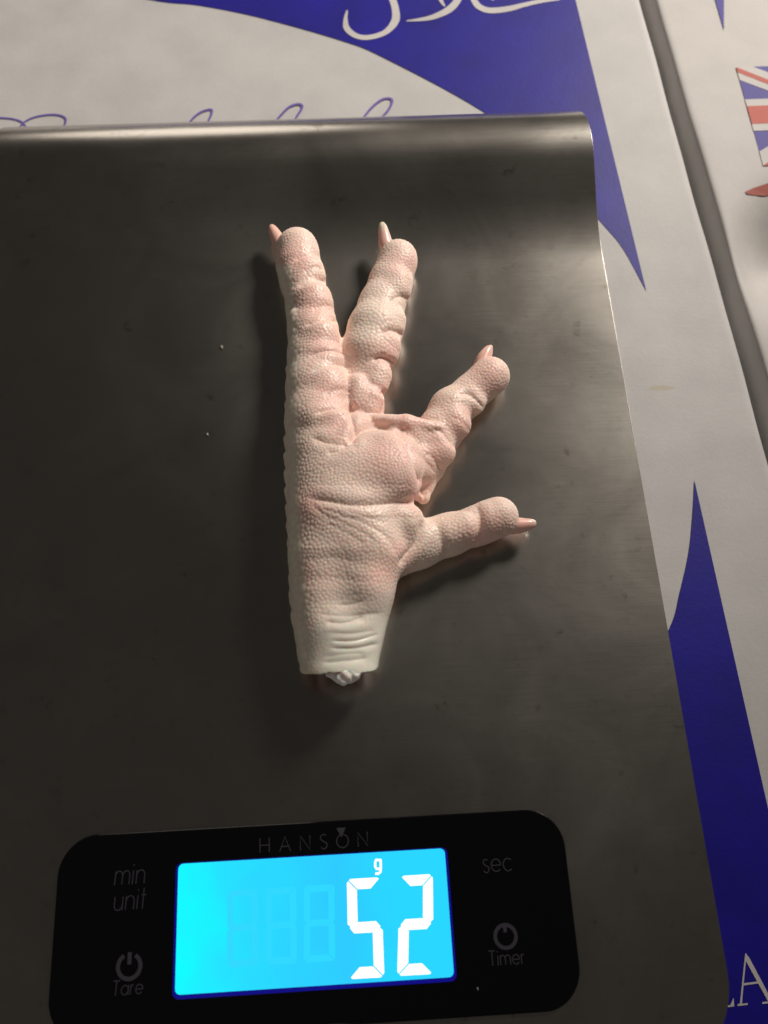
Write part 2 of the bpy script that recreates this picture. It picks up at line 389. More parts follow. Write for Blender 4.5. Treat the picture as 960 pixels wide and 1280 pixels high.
# lettering: single-stroke geometric sans, unit = x-height 1
def arcp(cx, cy, r, a0, a1, n=14, ry=None):
    ry = ry or r; return [(cx+r*math.cos(math.radians(a0+(a1-a0)*k/n)), cy+ry*math.sin(math.radians(a0+(a1-a0)*k/n))) for k in range(n+1)]
GL = {
 'm': (1.45, [[(0, 0), (0, 1)], [(0, .62)]+arcp(.34, .62, .34, 180, 0, 12, .38)+[(.68, 0)], [(.68, .62)]+arcp(1.02, .62, .34, 180, 0, 12, .38)+[(1.36, 0)]]),
 'n': (.85, [[(0, 0), (0, 1)], [(0, .6)]+arcp(.38, .6, .38, 180, 0, 12, .4)+[(.76, 0)]]),
 'u': (.85, [[(0, 1), (0, .4)]+arcp(.38, .4, .38, 180, 360, 12, .4)+[(.76, 1)], [(.76, .4), (.76, 0)]]),
 'i': (.12, [[(0, 0), (0, 1)], [(0, 1.32), (0, 1.44)]]),
 't': (.42, [[(.18, 0), (.18, 1.5)], [(0, 1), (.42, 1)]]),
 's': (.62, [arcp(.29, .74, .25, 45, 200, 10)+[(.3, .5)]+arcp(.3, .25, .28, 60, -160, 14)[2:]]),
 'e': (1.0, [[(.02, .5), (.96, .5)]+arcp(.48, .5, .48, 10, 320, 24)]),
 'c': (.92, [arcp(.48, .5, .48, 45, 315, 24)]),
 'a': (1.06, [arcp(.48, .5, .48, 0, 360, 26), [(.97, 1), (.97, 0)]]),
 'r': (.5, [[(0, 0), (0, 1)], [(0, .55)]+arcp(.4, .58, .4, 175, 95, 8, .42)]),
 'T': (1.0, [[(0, 1.5), (.9, 1.5)], [(.45, 1.5), (.45, 0)]]),
 'H': (.86, [[(0, 0), (0, 1)], [(.72, 0), (.72, 1)], [(0, .5), (.72, .5)]]),
 'A': (.94, [[(0, 0), (.42, 1), (.84, 0)], [(.15, .34), (.69, .34)]]),
 'N': (.88, [[(0, 0), (0, 1), (.74, 0), (.74, 1)]]),
 'S': (.62, [arcp(.28, .76, .24, 40, 205, 10)+[(.3, .5)]+arcp(.28, .25, .25, 60, -150, 14)[2:]]),
 'O': (1.0, [arcp(.46, .46, .46, 0, 360, 28)]),
}
def word(name, text, p0, p1, xh_px, hw, material=M_print, slant=0.0, gap_=.22, z=None):
    z = z or ZG+.00006
    a, b = at(*p0, z)[:2], at(*p1, z)[:2]; L = np.linalg.norm(b-a); ex = (b-a)/L; ey = np.array([-ex[1], ex[0]])
    xh = xh_px*L/math.dist(p0, p1); tot = sum(GL[c][0] for c in text)+gap_*(len(text)-1); sx = L/tot
    st, x = [], 0
    for ch in text:
        for s in GL[ch][1]:
            st.append(([a+ex*((x+q[0])*sx+slant*q[1]*xh)+ey*q[1]*xh for q in s], hw))
        x += GL[ch][0]+gap_
    return ribbons(name, st, z, material, panel)
word('brand_lettering', 'HANSON', (325, 1066), (462, 1057.5), 17, .00011, gap_=.66)
zz = ZG+.00008
poly_px('brand_pointer', [[(420.5, 1035), (432, 1034.3), (426.8, 1047)]], zz, M_print, panel)
word('button_lettering', 'min', (143, 1106.5), (181, 1104), 16, .00011, slant=.08)
word('button_lettering', 'unit', (142, 1138.5), (181, 1135.5), 16, .00011, slant=.08)
word('button_lettering', 'Tare', (140, 1245), (178, 1242), 11, .00011, slant=.08)
word('button_lettering', 'sec', (604.5, 1090.5), (641, 1088.5), 15, .00011)
word('button_lettering', 'Timer', (612, 1207.5), (657, 1204.5), 11, .00011)
def icon(name, cpx, rpx, wpx, a0, a1, extra):
    c = at(*cpx, zz)[:2]; k = pxw(*cpx, zz)
    st = [([(c[0]+rpx*k*x, c[1]+rpx*k*y) for x, y in arcp(0, 0, 1, a0, a1, 36)], wpx*k/2)]
    st += [([(c[0]+rpx*k*x, c[1]+rpx*k*y) for x, y in s], wpx*k/2) for s in extra]
    return ribbons(name, st, zz, M_print, panel)
icon('power_icon', (161.5, 1208), 14, 5, 120, 420, [[(0, .15), (0, 1.15)]])
icon('timer_icon', (632, 1170.5), 13, 4.5, 0, 360, [[(0, .35), (0, .9)]])
# lit screen
LX0, LX1, LY0, LY1 = -.2030*U, .0828*U, -.1400*U, -.0162*U
M_lcd = mat('lit_screen', (0, 0, 0), .12); bl = bsdf(M_lcd)
g = nd(M_lcd, 'ShaderNodeNewGeometry'); sx = nd(M_lcd, 'ShaderNodeSeparateXYZ'); lk(M_lcd, g.outputs['Position'], sx.inputs[0])
mr = nd(M_lcd, 'ShaderNodeMapRange'); lk(M_lcd, sx.outputs[0], mr.inputs[0]); mr.inputs[1].default_value = LX0; mr.inputs[2].default_value = LX1
nz = nd(M_lcd, 'ShaderNodeTexNoise', Scale=70., Detail=2.); lk(M_lcd, g.outputs['Position'], nz.inputs['Vector'])
ad = nd(M_lcd, 'ShaderNodeMath', operation='MULTIPLY_ADD'); lk(M_lcd, nz.outputs[0], ad.inputs[0]); ad.inputs[1].default_value = .35; lk(M_lcd, mr.outputs[0], ad.inputs[2])
lk(M_lcd, ramp(M_lcd, ad.outputs[0], [(.12, (.004, 1.0, 1.0)), (.45, (.022, .70, 1.0)), (.75, (.027, .60, 1.0)), (1.0, (.022, .68, 1.0))]), bl.inputs['Emission Color'])
bl.inputs['Emission Strength'].default_value = 1.0
M_glow = emit('backlight_rim', (.004, .003, .22), 1.0)
M_seg = emit('lit_segment', (1.0, 1.0, 1.0), 1.25)
M_ghost = emit('unlit_segment', (.03, .69, 1.0), 1.0)
screen = slab('screen', rrect(LX0, LX1, LY0, LY1, .0012, 6), ZG-.0002, ZG+.00012, .00005, M_lcd, scale)
slab('backlight_rim', rrect(LX0-.0006, LX1+.0006, LY0-.0009, LY1+.0002, .0015, 6), ZG-.0003, ZG+.00005, .00003, M_glow, screen)
ZS = ZG+.00020
def digit(corners, segs, th, material, name, z=ZS, parent=None):
    """corners: tl, tr, bl, br of the cell in plan pixels"""
    tl, tr, bl_, br = [np.array(at(*p, z)[:2]) for p in corners]
    Wd = np.linalg.norm(tr-tl); Hd = np.linalg.norm(bl_-tl)
    def P(u, v):  # u in [0,Wd], v in [0,Hd] from top
        a = tl+(tr-tl)*u/Wd; b = bl_+(br-bl_)*u/Wd; return a+(b-a)*v/Hd
    t = th; gpx = t*.085; m = Hd/2
    def hseg(v0, up, down):
        if up and down: return [(t*.12+gpx, v0), (t*.55+gpx, v0-t/2), (Wd-t*.55-gpx, v0-t/2), (Wd-t*.12-gpx, v0), (Wd-t*.55-gpx, v0+t/2), (t*.55+gpx, v0+t/2)]
        if down: return [(t*.30+gpx, 0), (Wd-t*.30-gpx, 0), (Wd-t*.12-gpx, t*.12), (Wd-t-gpx, t), (t+gpx, t), (t*.12+gpx, t*.12)]
        return [(t*.30+gpx, Hd), (Wd-t*.30-gpx, Hd), (Wd-t*.12-gpx, Hd-t*.12), (Wd-t-gpx, Hd-t), (t+gpx, Hd-t), (t*.12+gpx, Hd-t*.12)]
    def vseg(left, upper):
        v0, v1 = (t*.12+gpx, m-gpx) if upper else (Hd-t*.12-gpx, m+gpx)
        s = 1 if upper else -1
        p = [(0, v0+s*t*.2), (t*.12, v0), (t, v0+s*t*.88), (t, v1-s*t*.5), (t*.35, v1), (0, v1-s*t*.25)]
        return p if left else [(Wd-a, b) for a, b in p]
    shp = {'a': hseg(0, 0, 1), 'g': hseg(m, 1, 1), 'd': hseg(Hd, 1, 0), 'f': vseg(1, 1), 'b': vseg(0, 1), 'e': vseg(1, 0), 'c': vseg(0, 0)}
    for s in segs: flat(name, [P(*q) for q in shp[s]], z, material, parent or screen)
th = pxw(480, 1150, ZS)*12.4
digit([(433.5, 1099), (476, 1096.5), (436, 1224), (480.5, 1221.5)], 'afgcd', th, M_seg, 'digit_segment')
digit([(500, 1095), (541, 1092.5), (496.5, 1220), (542, 1217.5)], 'abged', th, M_seg, 'digit_segment')
for cx in (284, 332, 380):
    dy = -(cx-433)*.063
    digit([(cx, 1104+dy), (cx+38, 1101.6+dy), (cx, 1200+dy), (cx+39, 1197.6+dy)], 'abcdefg', th*.62, M_ghost, 'unlit_segment', ZS-.00004)
gst = [[(476, 1075), (470, 1075), (469, 1078), (469, 1083), (470.5, 1086), (476, 1086)], [(475.6, 1074), (476, 1084), (475.5, 1090), (473, 1092), (469, 1092)]]
ribbons('unit_letter', [([at(*p, ZS)[:2] for p in s], pxw(470, 1080, ZS)*1.5) for s in gst], ZS, M_seg, screen)

# ------------------------------------------------------------------ chicken foot: one implicit body, meshed
MM = .001
def blob(px, py, rpx, lift=None, zs=1.0, base=True):
    """centre (m) and radius (m) of a ball seen at px,py with apparent radius rpx; rests on the plate unless lifted"""
    z = .006
    for _ in range(6):
        p = at(px, py, z); zc = (p-CAMP)@fwd; r = rpx*zc/FPX
        z = (r*zs if lift is None else lift*MM)
    return p, r
prims = []   # (kind, a, b, ra, rb, zs, k)
def chain(pts, k, zs=1.0):
    Q = []
    for p in pts:
        c, r = blob(p[0], p[1], p[2], p[3] if len(p) > 3 else None, zs); Q.append((c, r))
    for (a, ra), (b, rb) in zip(Q, Q[1:]): prims.append((a, b, ra, rb, zs, k))
def ball(px, py, r, lift, k=.6, zs=1.0, ang=None, el=1.0):
    """pad; el>1 stretches it along ang (degrees in the picture plane)"""
    if ang is None: c, rr = blob(px, py, r, lift); prims.append((c, c, rr, rr, zs, k)); return
    d = r*(el-1); a = math.radians(ang)
    p1, r1 = blob(px-d*math.cos(a), py-d*math.sin(a), r, lift); p2, r2 = blob(px+d*math.cos(a), py+d*math.sin(a), r, lift)
    prims.append((p1, p2, r1, r2, zs, k))
# shank and palm
chain([(424, 870, 45, 7.6), (424, 830, 45.5, 7.8), (426, 785, 52.5, 8.4), (428, 742, 61, 9.2), (431, 695, 68, 10), (434, 645, 72, 10), (434, 600, 70, 9.4), (428, 570, 62, 9)], 3, .80)
ball(472, 690, 28, 14, 4); ball(455, 735, 30, 13.5, 4)
# toe with the long left run
chain([(371, 313, 24.5), (373, 332, 26), (378, 352, 26.5), (386, 385, 27), (391, 412, 30), (394, 445, 33), (397, 485, 38), (399, 525, 41), (402, 565, 43)], 2.2)
for x, y, r, l, a, e, k in [(373, 310, 22, 7.5, 60, 1.1, 2.5), (384, 338, 20, 8.6, 60, 1.1, 1.6), (391, 378, 25, 9.4, 75, 1.12, 1.4), (399, 421, 25, 11, 60, 1.08, 1.4), (404, 449, 22, 12, 20, 1.1, 1.6), (407, 485, 29, 12.2, 60, 1.08, 1.4), (407, 529, 28, 14, 14, 1.25, .9)]:
    ball(x, y, r, l, k, .92, a, e)
# second toe
chain([(496, 326, 21.5), (488, 352, 25), (477, 382, 27.5), (469, 412, 33), (461, 442, 33), (455, 472, 27), (450, 510, 28), (446, 550, 32)], 2.2)
for x, y, r, l, a, e in [(499, 324, 20.5, 7.4, 80, 1.1), (495, 358, 20, 8.4, 100, 1.2), (490, 403, 16.5, 9.2, 110, 1.2), (480, 437, 20, 10, 110, 1.2), (470, 474, 18.5, 10.5, 110, 1.25), (461, 505, 17, 12, 110, 1.4), (448, 492, 14, 12.6, 80, 1.8)]:
    ball(x, y, r, l, 3.5 if y in (324, 471) else 1.3, .92, a, e)
# third toe
chain([(611, 471, 21.5), (589, 491, 22), (564, 512, 26), (548, 542, 27.5), (528, 575, 29), (500, 595, 34)], 2.0)
for x, y, r, l, a, e in [(613, 471, 20.5, 6.6, 130, 1.08), (589, 501, 16, 7, 60, 1.2), (568, 528, 20, 8.6, 70, 1.15), (548, 560, 20, 9.2, 70, 1.25)]:
    ball(x, y, r, l, 3.5 if y in (324, 471) else 1.3, .92, a, e)
chain([(470, 528, 9, 13.5), (508, 529, 11, 13), (546, 536, 8, 12)], .7)                 # skin fold towards the third toe
chain([(490, 545, 18, 9.5), (518, 547, 17, 10), (540, 551, 15, 9)], 1.5)               # its body
chain([(515, 565, 12, 9), (546, 590, 6, 6), (529, 622, 7, 6), (505, 600, 14, 8)], 1.2)    # web
chain([(520, 575, 12, 6), (536, 595, 10, 5), (522, 612, 10, 5.5)], 1.2)
# hind toe
chain([(620, 649, 23), (597, 657, 23.5), (562, 668, 25.5), (522, 680, 30), (482, 690, 37)], 2.0)
ball(619, 647, 24, 6.8, 2.2, .95, 160, 1.2)
ball(570, 664, 21, 8.2, .5, .95, 160, 1.5)
# palm pads
ball(482, 581, 45, 12.6, 2.2, .9, 78, 1.06)
ball(484, 596, 37, 15.2, 4, .95, 20, 1.12)
ball(452, 596, 34, 13.6, 4)
ball(418, 592, 36, 11.5, 2.0)
ball(499, 653, 27.5, 11.6, 2, .95, 10, 1.15)
ball(458, 672, 38, 12.5, 3)
# overlapping scutes along the outer (left) side
sc_pts = spline([(376, 838), (371, 800), (364, 760), (362, 700), (359, 640), (357, 580), (358, 520), (360, 460), (363, 430), (360, 395)], 14)
acc = 0; last = sc_pts[0]
SCUTES = []
for p in sc_pts[1:]:
    acc += math.dist(p, last); last = p
    if acc > 21: acc = 0; SCUTES.append(p)
for q in SCUTES:
    for dx, l in ((8.0, 7.0), (11.5, 10.5)):
        ball(q[0]+dx, q[1], 10, l, .3 if q[1] < 700 else .8, 1, 80, 1.5)

VX = .00023
lo = np.array([1e9]*3); hi = -lo
for a, b, ra, rb, zs, k in prims:
    R = max(ra, rb)+.002; lo = np.minimum(lo, np.minimum(a, b)-R); hi = np.maximum(hi, np.maximum(a, b)+R)
lo[2] = -.0012
N = np.ceil((hi-lo)/VX).astype(int)+1
gx, gy, gz = [lo[i]+VX*np.arange(N[i], dtype=np.float32) for i in range(3)]
D = np.full(N, .02, np.float32)
for a, b, ra, rb, zs, k in prims:
    R = max(ra, rb)+.0045
    l = np.maximum(((np.minimum(a, b)-R-lo)/VX).astype(int), 0); h = np.minimum(((np.maximum(a, b)+R-lo)/VX).astype(int)+2, N)
    X = gx[l[0]:h[0]][:, None, None]; Y = gy[l[1]:h[1]][None, :, None]; Z = gz[l[2]:h[2]][None, None, :]
    pa = (X-a[0], Y-a[1], (Z-a[2])/zs); ba = (b[0]-a[0], b[1]-a[1], (b[2]-a[2])/zs); bb = ba[0]**2+ba[1]**2+ba[2]**2
    if bb < 1e-12: d = np.sqrt(pa[0]**2+pa[1]**2+pa[2]**2)-ra
    else:
        t = np.clip((pa[0]*ba[0]+pa[1]*ba[1]+pa[2]*ba[2])/bb, 0, 1)
        d = np.sqrt((pa[0]-ba[0]*t)**2+(pa[1]-ba[1]*t)**2+(pa[2]-ba[2]*t)**2)-(ra+(rb-ra)*t)
    sub = D[l[0]:h[0], l[1]:h[1], l[2]:h[2]]; kk = k*MM
    hh = np.clip(.5+.5*(sub-d)/kk, 0, 1)
    D[l[0]:h[0], l[1]:h[1], l[2]:h[2]] = sub*(1-hh)+d*hh-kk*hh*(1-hh)
# rests on the plate, slightly flattened
D = np.maximum(D, (.00012-gz)[None, None, :])
# the knife cut through the shank, uneven, with a shallow hollow
ca = at(376, 843, .008); cb = at(471, 839, .008); ct = (cb-ca)[:2]; ct /= np.linalg.norm(ct); cn = np.array([ct[1], -ct[0]])
sX = (gx-ca[0])[:, None]*ct[0]+(gy-ca[1])[None, :]*ct[1]; sN = (gx-ca[0])[:, None]*cn[0]+(gy-ca[1])[None, :]*cn[1]
cut2 = sN-(.0004*np.sin(sX*420+1)+.00012*np.sin(sX*1500))
D = np.maximum(D, (cut2[:, :, None]-.38*(gz-.0108)[None, None, :]).astype(np.float32))

def surface_nets(D):
    s = D < 0
    nx, ny, nz = D.shape
    cs = np.zeros((nx-1, ny-1, nz-1), np.int8)
    for i in (0, 1):
        for j in (0, 1):
            for k in (0, 1): cs += s[i:nx-1+i, j:ny-1+j, k:nz-1+k]
    act = (cs > 0) & (cs < 8); idx = np.argwhere(act)
    vid = np.full(act.shape, -1, np.int32); vid[act] = np.arange(len(idx))
    acc = np.zeros((len(idx), 3)); cnt = np.zeros(len(idx))
    co = [(i, j, k) for i in (0, 1) for j in (0, 1) for k in (0, 1)]
    vals = {c: D[idx[:, 0]+c[0], idx[:, 1]+c[1], idx[:, 2]+c[2]] for c in co}
    for c in co:
        for ax in range(3):
            if c[ax] == 0:
                e = list(c); e[ax] = 1; e = tuple(e); va, vb = vals[c], vals[e]; m = (va < 0) != (vb < 0)
                t = np.where(m, va/np.where(m, va-vb, 1), 0); p = np.array(c, float)[None, :].repeat(len(idx), 0); p[:, ax] += t
                acc[m] += p[m]; cnt[m] += 1
    P = lo+VX*(idx+acc/cnt[:, None])
    F = []
    for ax in range(3):
        o1, o2 = [a for a in range(3) if a != ax]
        sa = [slice(None)]*3; sb = [slice(None)]*3; sa[ax] = slice(0, -1); sb[ax] = slice(1, None)
        A_, B_ = s[tuple(sa)], s[tuple(sb)]; e = np.argwhere(A_ != B_)
        e = e[(e[:, o1] > 0) & (e[:, o2] > 0) & (e[:, o1] < D.shape[o1]-1) & (e[:, o2] < D.shape[o2]-1)]
        inside = A_[e[:, 0], e[:, 1], e[:, 2]]
        def v(d1, d2):
            q = e.copy(); q[:, o1] -= d1; q[:, o2] -= d2; return vid[q[:, 0], q[:, 1], q[:, 2]]
        quad = np.stack([v(1, 1), v(0, 1), v(0, 0), v(1, 0)], 1)
        flip = inside if ax != 1 else ~inside
        quad[~flip] = quad[~flip][:, ::-1]; F.append(quad)
    return P, np.concatenate(F)
P, F = surface_nets(D); del D
def vnormals(P, F):
    n = np.cross(P[F[:, 2]]-P[F[:, 0]], P[F[:, 3]]-P[F[:, 1]]); out = np.zeros_like(P)
    for k in range(4): np.add.at(out, F[:, k], n)
    return out/(np.linalg.norm(out, axis=1)[:, None]+1e-20)
def laplace(A, F, it, lam=.5):
    E = np.concatenate([F[:, [0, 1]], F[:, [1, 2]], F[:, [2, 3]], F[:, [3, 0]]]); E = np.concatenate([E, E[:, ::-1]])
    cnt = np.bincount(E[:, 0], minlength=len(A))[:, None]
    for _ in range(it):
        s = np.stack([np.bincount(E[:, 0], A[E[:, 1], c], minlength=len(A)) for c in range(A.shape[1])], 1)
        A = A+lam*(s/cnt-A)
    return A
P = laplace(P, F, 3)
NRM = vnormals(P, F)
sN = laplace(NRM, F, 8); sN /= np.linalg.norm(sN, axis=1)[:, None]
UV, _ = project(P)
# region weights (anatomy)
def sm(x, a, b): t = np.clip((x-a)/(b-a), 0, 1); return t*t*(3-2*t)
stump = sm(UV[:, 1]+6*np.sin(UV[:, 0]*.12), 715, 800)*sm(UV[:, 0]+4*np.sin(UV[:, 1]*.2), 374, 420)               # skinned, wet part near the cut
lowleg = sm(UV[:, 1], 755, 815)
dors = 1-sm(UV[:, 0]-np.interp(UV[:, 1], [340, 400, 500, 600, 700, 800], [357, 366, 366, 366, 369, 378]), 0, 14)   # outer scuted strip
dors *= (UV[:, 1] > 330)
side = sm(-sN[:, 2], -.35, .1)
# folds and wrinkles
creases = [([(384, 622), (410, 626), (440, 631), (480, 630), (505, 628), (528, 628)], 5, .75), ([(386, 626), (400, 640), (425, 652), (452, 664), (474, 682)], 4, .22),
           ([(398, 634), (432, 645), (464, 658), (488, 676), (499, 700)], 4, .3), ([(404, 652), (432, 664), (456, 680)], 3.5, .16), ([(430, 638), (458, 646), (485, 655)], 3.5, .18),
           ([(434, 553), (424, 562), (408, 567)], 4, .5), ([(436, 553), (446, 541), (466, 531), (494, 534)], 4.5, 1.7), ([(388, 546), (410, 553), (434, 554), (446, 541)], 4, .5), ([(446, 541), (440, 524), (438, 500)], 3, .8),
           ([(494, 534), (508, 548), (520, 575), (529, 606), (530, 626)], 4.5, 1.5), ([(515, 556), (530, 574), (545, 592)], 4, .35),
           ([(380, 700), (420, 696), (460, 706)], 5, .15), ([(375, 725), (420, 722), (470, 728)], 5, .12),
           ([(530, 650), (524, 672), (511, 690), (499, 708)], 4, .9), ([(594, 630), (600, 645), (600, 664), (592, 680)], 4, .5)]
for (xr, yr, ln, dp, sl) in [(399, 321, 32, .5, 0), (408, 352, 36, .6, 2), (422, 402, 42, .6, 0), (430, 442, 44, .55, -2), (434, 459, 46, .5, 0), (446, 512, 52, .7, 0),
                     (513, 376, 26, .45, -4), (506, 422, 28, .6, -10), (495, 457, 30, .7, -12), (482, 497, 22, .7, -14), (604, 511, 30, .45, -24), (586, 540, 20, .2, -20), (568, 562, 26, .45, -30), (551, 591, 20, .25, -28), (402, 336, 22, .25, 2), (417, 385, 26, .22, 0), (437, 490, 30, .22, 0)]:
    creases.append(([(xr+3, yr+1), (xr-.3*ln, yr-3+.35*sl), (xr-.65*ln, yr-2+.7*sl), (xr-ln, yr+5+sl)], 2.6, dp))
rw = np.random.default_rng(31)
for yy in (756, 769, 779, 790, 799, 809, 819, 828):
    x0, x1 = rw.uniform(390, 425), rw.uniform(455, 480); creases.append(([(x0, yy+rw.uniform(-3, 3)), ((x0+x1)/2, yy+rw.uniform(-2, 4)), (x1, yy-5+rw.uniform(-3, 3))], rw.uniform(2., 4.), rw.uniform(.18, .5)))
disp = np.zeros(len(P)); upw = sm(sN[:, 2], -.1, .25)
for pts, wd, dp in creases:
    q = np.array(spline(pts, 6)); m = (UV[:, 0] > q[:, 0].min()-14) & (UV[:, 0] < q[:, 0].max()+14) & (UV[:, 1] > q[:, 1].min()-14) & (UV[:, 1] < q[:, 1].max()+14)
    I = np.nonzero(m)[0]; X = UV[I]; best = np.full(len(I), 1e9); tt = np.zeros(len(I))
    for i in range(len(q)-1):
        a, b = q[i], q[i+1]; ab = b-a; t = np.clip(((X-a)@ab)/(ab@ab+1e-9), 0, 1); d = np.linalg.norm(X-a-t[:, None]*ab, axis=1)
        u = d < best; best[u] = d[u]; tt[u] = (i+t[u])/(len(q)-1)
    fade = np.minimum(1, np.minimum(tt, 1-tt)/.15+.15)
    disp[I] -= dp*MM*np.exp(-(best/wd)**1.25)*fade*upw[I]
    disp[I] += .18*dp*MM*np.exp(-((best-wd*2.6)/(wd*1.6))**2)*fade*upw[I]
uc = np.interp(UV[:, 1], [600, 700, 780], [415, 422, 428])
disp -= 2.4*MM*np.exp(-((UV[:, 0]-uc)/36)**2)*sm(UV[:, 1], 625, 715)*(1-sm(UV[:, 1], 748, 790))*upw      # hollow along the shank
P = P+sN*disp[:, None]
# granular scales: blue-noise centres, domed cells
lf = np.sin(P[:, 0]*420+1.3*np.sin(P[:, 1]*260))*np.sin(P[:, 1]*380+P[:, 2]*300)
space = (.74+.10*lf+.10*sm(UV[:, 1], 600, 720)+.9*dors+.25*np.exp(-((UV[:, 0]-470)**2+(UV[:, 1]-405)**2)/1600))*MM
order = rng.permutation(len(P)); cell = .0022; H = {}; C = []
taken = 0
for i in order[:int(len(P)*.55)]:
    p = P[i]; r = space[i]; key = (int(p[0]//cell), int(p[1]//cell), int(p[2]//cell)); ok = True
    for a in (-1, 0, 1):
        for b in (-1, 0, 1):
            for c in (-1, 0, 1):
                for q in H.get((key[0]+a, key[1]+b, key[2]+c), ()):
                    if (q[0]-p[0])**2+(q[1]-p[1])**2+(q[2]-p[2])**2 < r*r: ok = False; break
                if not ok: break
            if not ok: break
        if not ok: break
    if ok: H.setdefault(key, []).append((p[0], p[1], p[2])); C.append(p)
kd = kdtree.KDTree(len(C))
for i, p in enumerate(C): kd.insert(p, i)
kd.balance()
d12 = np.empty((len(P), 2)); cid = np.empty(len(P), int)
for i, p in enumerate(P):
    r = kd.find_n(p, 2); d12[i] = (r[0][2], r[1][2]); cid[i] = r[0][1]
e = np.clip((d12[:, 1]-d12[:, 0])/(space*1.1), 0, 1)          # 0 on the seams, 1 in the middle
rad = space*.78
dome = .6*np.clip(1-(d12[:, 0]/rad)**2, 0, 1)+.4*np.sin(e*math.pi/2)
size_var = rng.uniform(.6, 1.2, len(C))[cid]
amp = .145*MM*(1-.93*stump)*(1-.55*lowleg)*(1-.45*dors)*size_var
amp *= np.where(P[:, 2] < .0004, 0, 1)
P = P+sN*(amp*(dome-.6))[:, None]
P[:, 2] = np.maximum(P[:, 2], .0001)
# colours of the skin itself
pink = np.zeros(len(P))
for x, y, r in [(372, 320, 30), (395, 380, 34), (410, 430, 30), (415, 490, 34), (425, 530, 24), (505, 330, 20), (485, 440, 26), (470, 500, 34), (510, 530, 34), (545, 560, 34), (575, 530, 30), (610, 468, 28), (490, 570, 40), (515, 610, 26), (385, 630, 22), (374, 718, 16), (480, 716, 20), (500, 690, 16), (620, 660, 22), (600, 672, 26)]:
    pink = np.maximum(pink, np.exp(-((UV[:, 0]-x)**2+(UV[:, 1]-y)**2)/(r*r)))
tone = rng.uniform(-.5, .5, len(C))[cid]*.05
base = np.array([.88, .72, .63]); pk = np.array([.89, .595, .53]); cream = np.array([.88, .83, .71]); wet = np.array([.95, .92, .82])
yel = np.exp(-((UV[:, 0]-450)**2+(UV[:, 1]-385)**2)/900)*.5+np.exp(-((UV[:, 0]-447)**2+(UV[:, 1]-410)**2)/500)*.5
colr = base+(pk-base)*(pink*.85)[:, None]
colr = colr+(cream-colr)*(np.clip(np.maximum(np.maximum(dors*.85, lowleg*.6), yel*.6), 0, 1))[:, None]
colr = colr+(wet-colr)*(stump*.8)[:, None]
cutw = sm((NRM[:, :2]@cn), .55, .8)*(UV[:, 1] > 815)
colr *= (1+tone*(1-stump)+.05*(dome-.5)*(1-stump))[:, None]
# skin between the granules is redder
seam = (1-dome)*(1-stump)*(1-.5*lowleg)
colr *= 1-seam[:, None]*np.array([.03, .075, .085])
colr = colr+(np.array([.22, .035, .025])-colr)*cutw[:, None]      # raw cut face
foot = empty('chicken_foot', at(425, 600, 0))
setp(foot, 'raw pale pink chicken foot, four toes spread, lying on the steel scale', 'chicken foot')
me = bpy.data.meshes.new('skin')
me.vertices.add(len(P)); me.vertices.foreach_set('co', P.astype(np.float32).ravel())
me.loops.add(F.size); me.loops.foreach_set('vertex_index', F.astype(np.int32).ravel())
me.polygons.add(len(F)); me.polygons.foreach_set('loop_start', (np.arange(len(F))*4).astype(np.int32))
me.update(calc_edges=True)
me.polygons.foreach_set('use_smooth', np.ones(len(F), bool))
ca_ = me.color_attributes.new('skin_colour', 'FLOAT_COLOR', 'POINT')
ca_.data.foreach_set('color', np.concatenate([np.clip(colr, 0, 1), stump[:, None]], 1).astype(np.float32).ravel())
skin = bpy.data.objects.new('skin', me); COL.objects.link(skin); skin.parent = foot; skin.matrix_parent_inverse = foot.matrix_world.inverted()
M_skin = mat('chicken_skin', (.7, .5, .4), .42, spec=.5); b = bsdf(M_skin)
at_ = nd(M_skin, 'ShaderNodeAttribute', attribute_name='skin_colour'); lk(M_skin, at_.outputs['Color'], b.inputs['Base Color'])
g = nd(M_skin, 'ShaderNodeNewGeometry'); nz = nd(M_skin, 'ShaderNodeTexNoise', Scale=160., Detail=3.); lk(M_skin, g.outputs['Position'], nz.inputs['Vector'])
rr_ = ramp(M_skin, nz.outputs[0], [(.35, (.42, .42, .42)), (.7, (.60, .60, .60))])
mw = nd(M_skin, 'ShaderNodeMix', data_type='RGBA'); lk(M_skin, at_.outputs['Alpha'], mw.inputs[0]); lk(M_skin, rr_, mw.inputs[6]); mw.inputs[7].default_value = (.20, .20, .20, 1)
lk(M_skin, mw.outputs[2], b.inputs['Roughness'])
b.inputs['Coat Weight'].default_value = .05; b.inputs['Coat Roughness'].default_value = .16; b.inputs['Subsurface Weight'].default_value = .6; b.inputs['Subsurface Radius'].default_value = (1.0, .42, .26); b.inputs['Subsurface Scale'].default_value = .0010
n2 = nd(M_skin, 'ShaderNodeTexNoise', Scale=2600., Detail=2.); lk(M_skin, g.outputs['Position'], n2.inputs['Vector'])
bp = nd(M_skin, 'ShaderNodeBump', Strength=.15, Distance=.0001); lk(M_skin, n2.outputs[0], bp.inputs['Height']); lk(M_skin, bp.outputs[0], b.inputs['Normal'])
lk(M_skin, ramp(M_skin, at_.outputs['Alpha'], [(.1, (.05,)*3), (.9, (.9,)*3)]), b.inputs['Coat Weight'])
me.materials.append(M_skin)

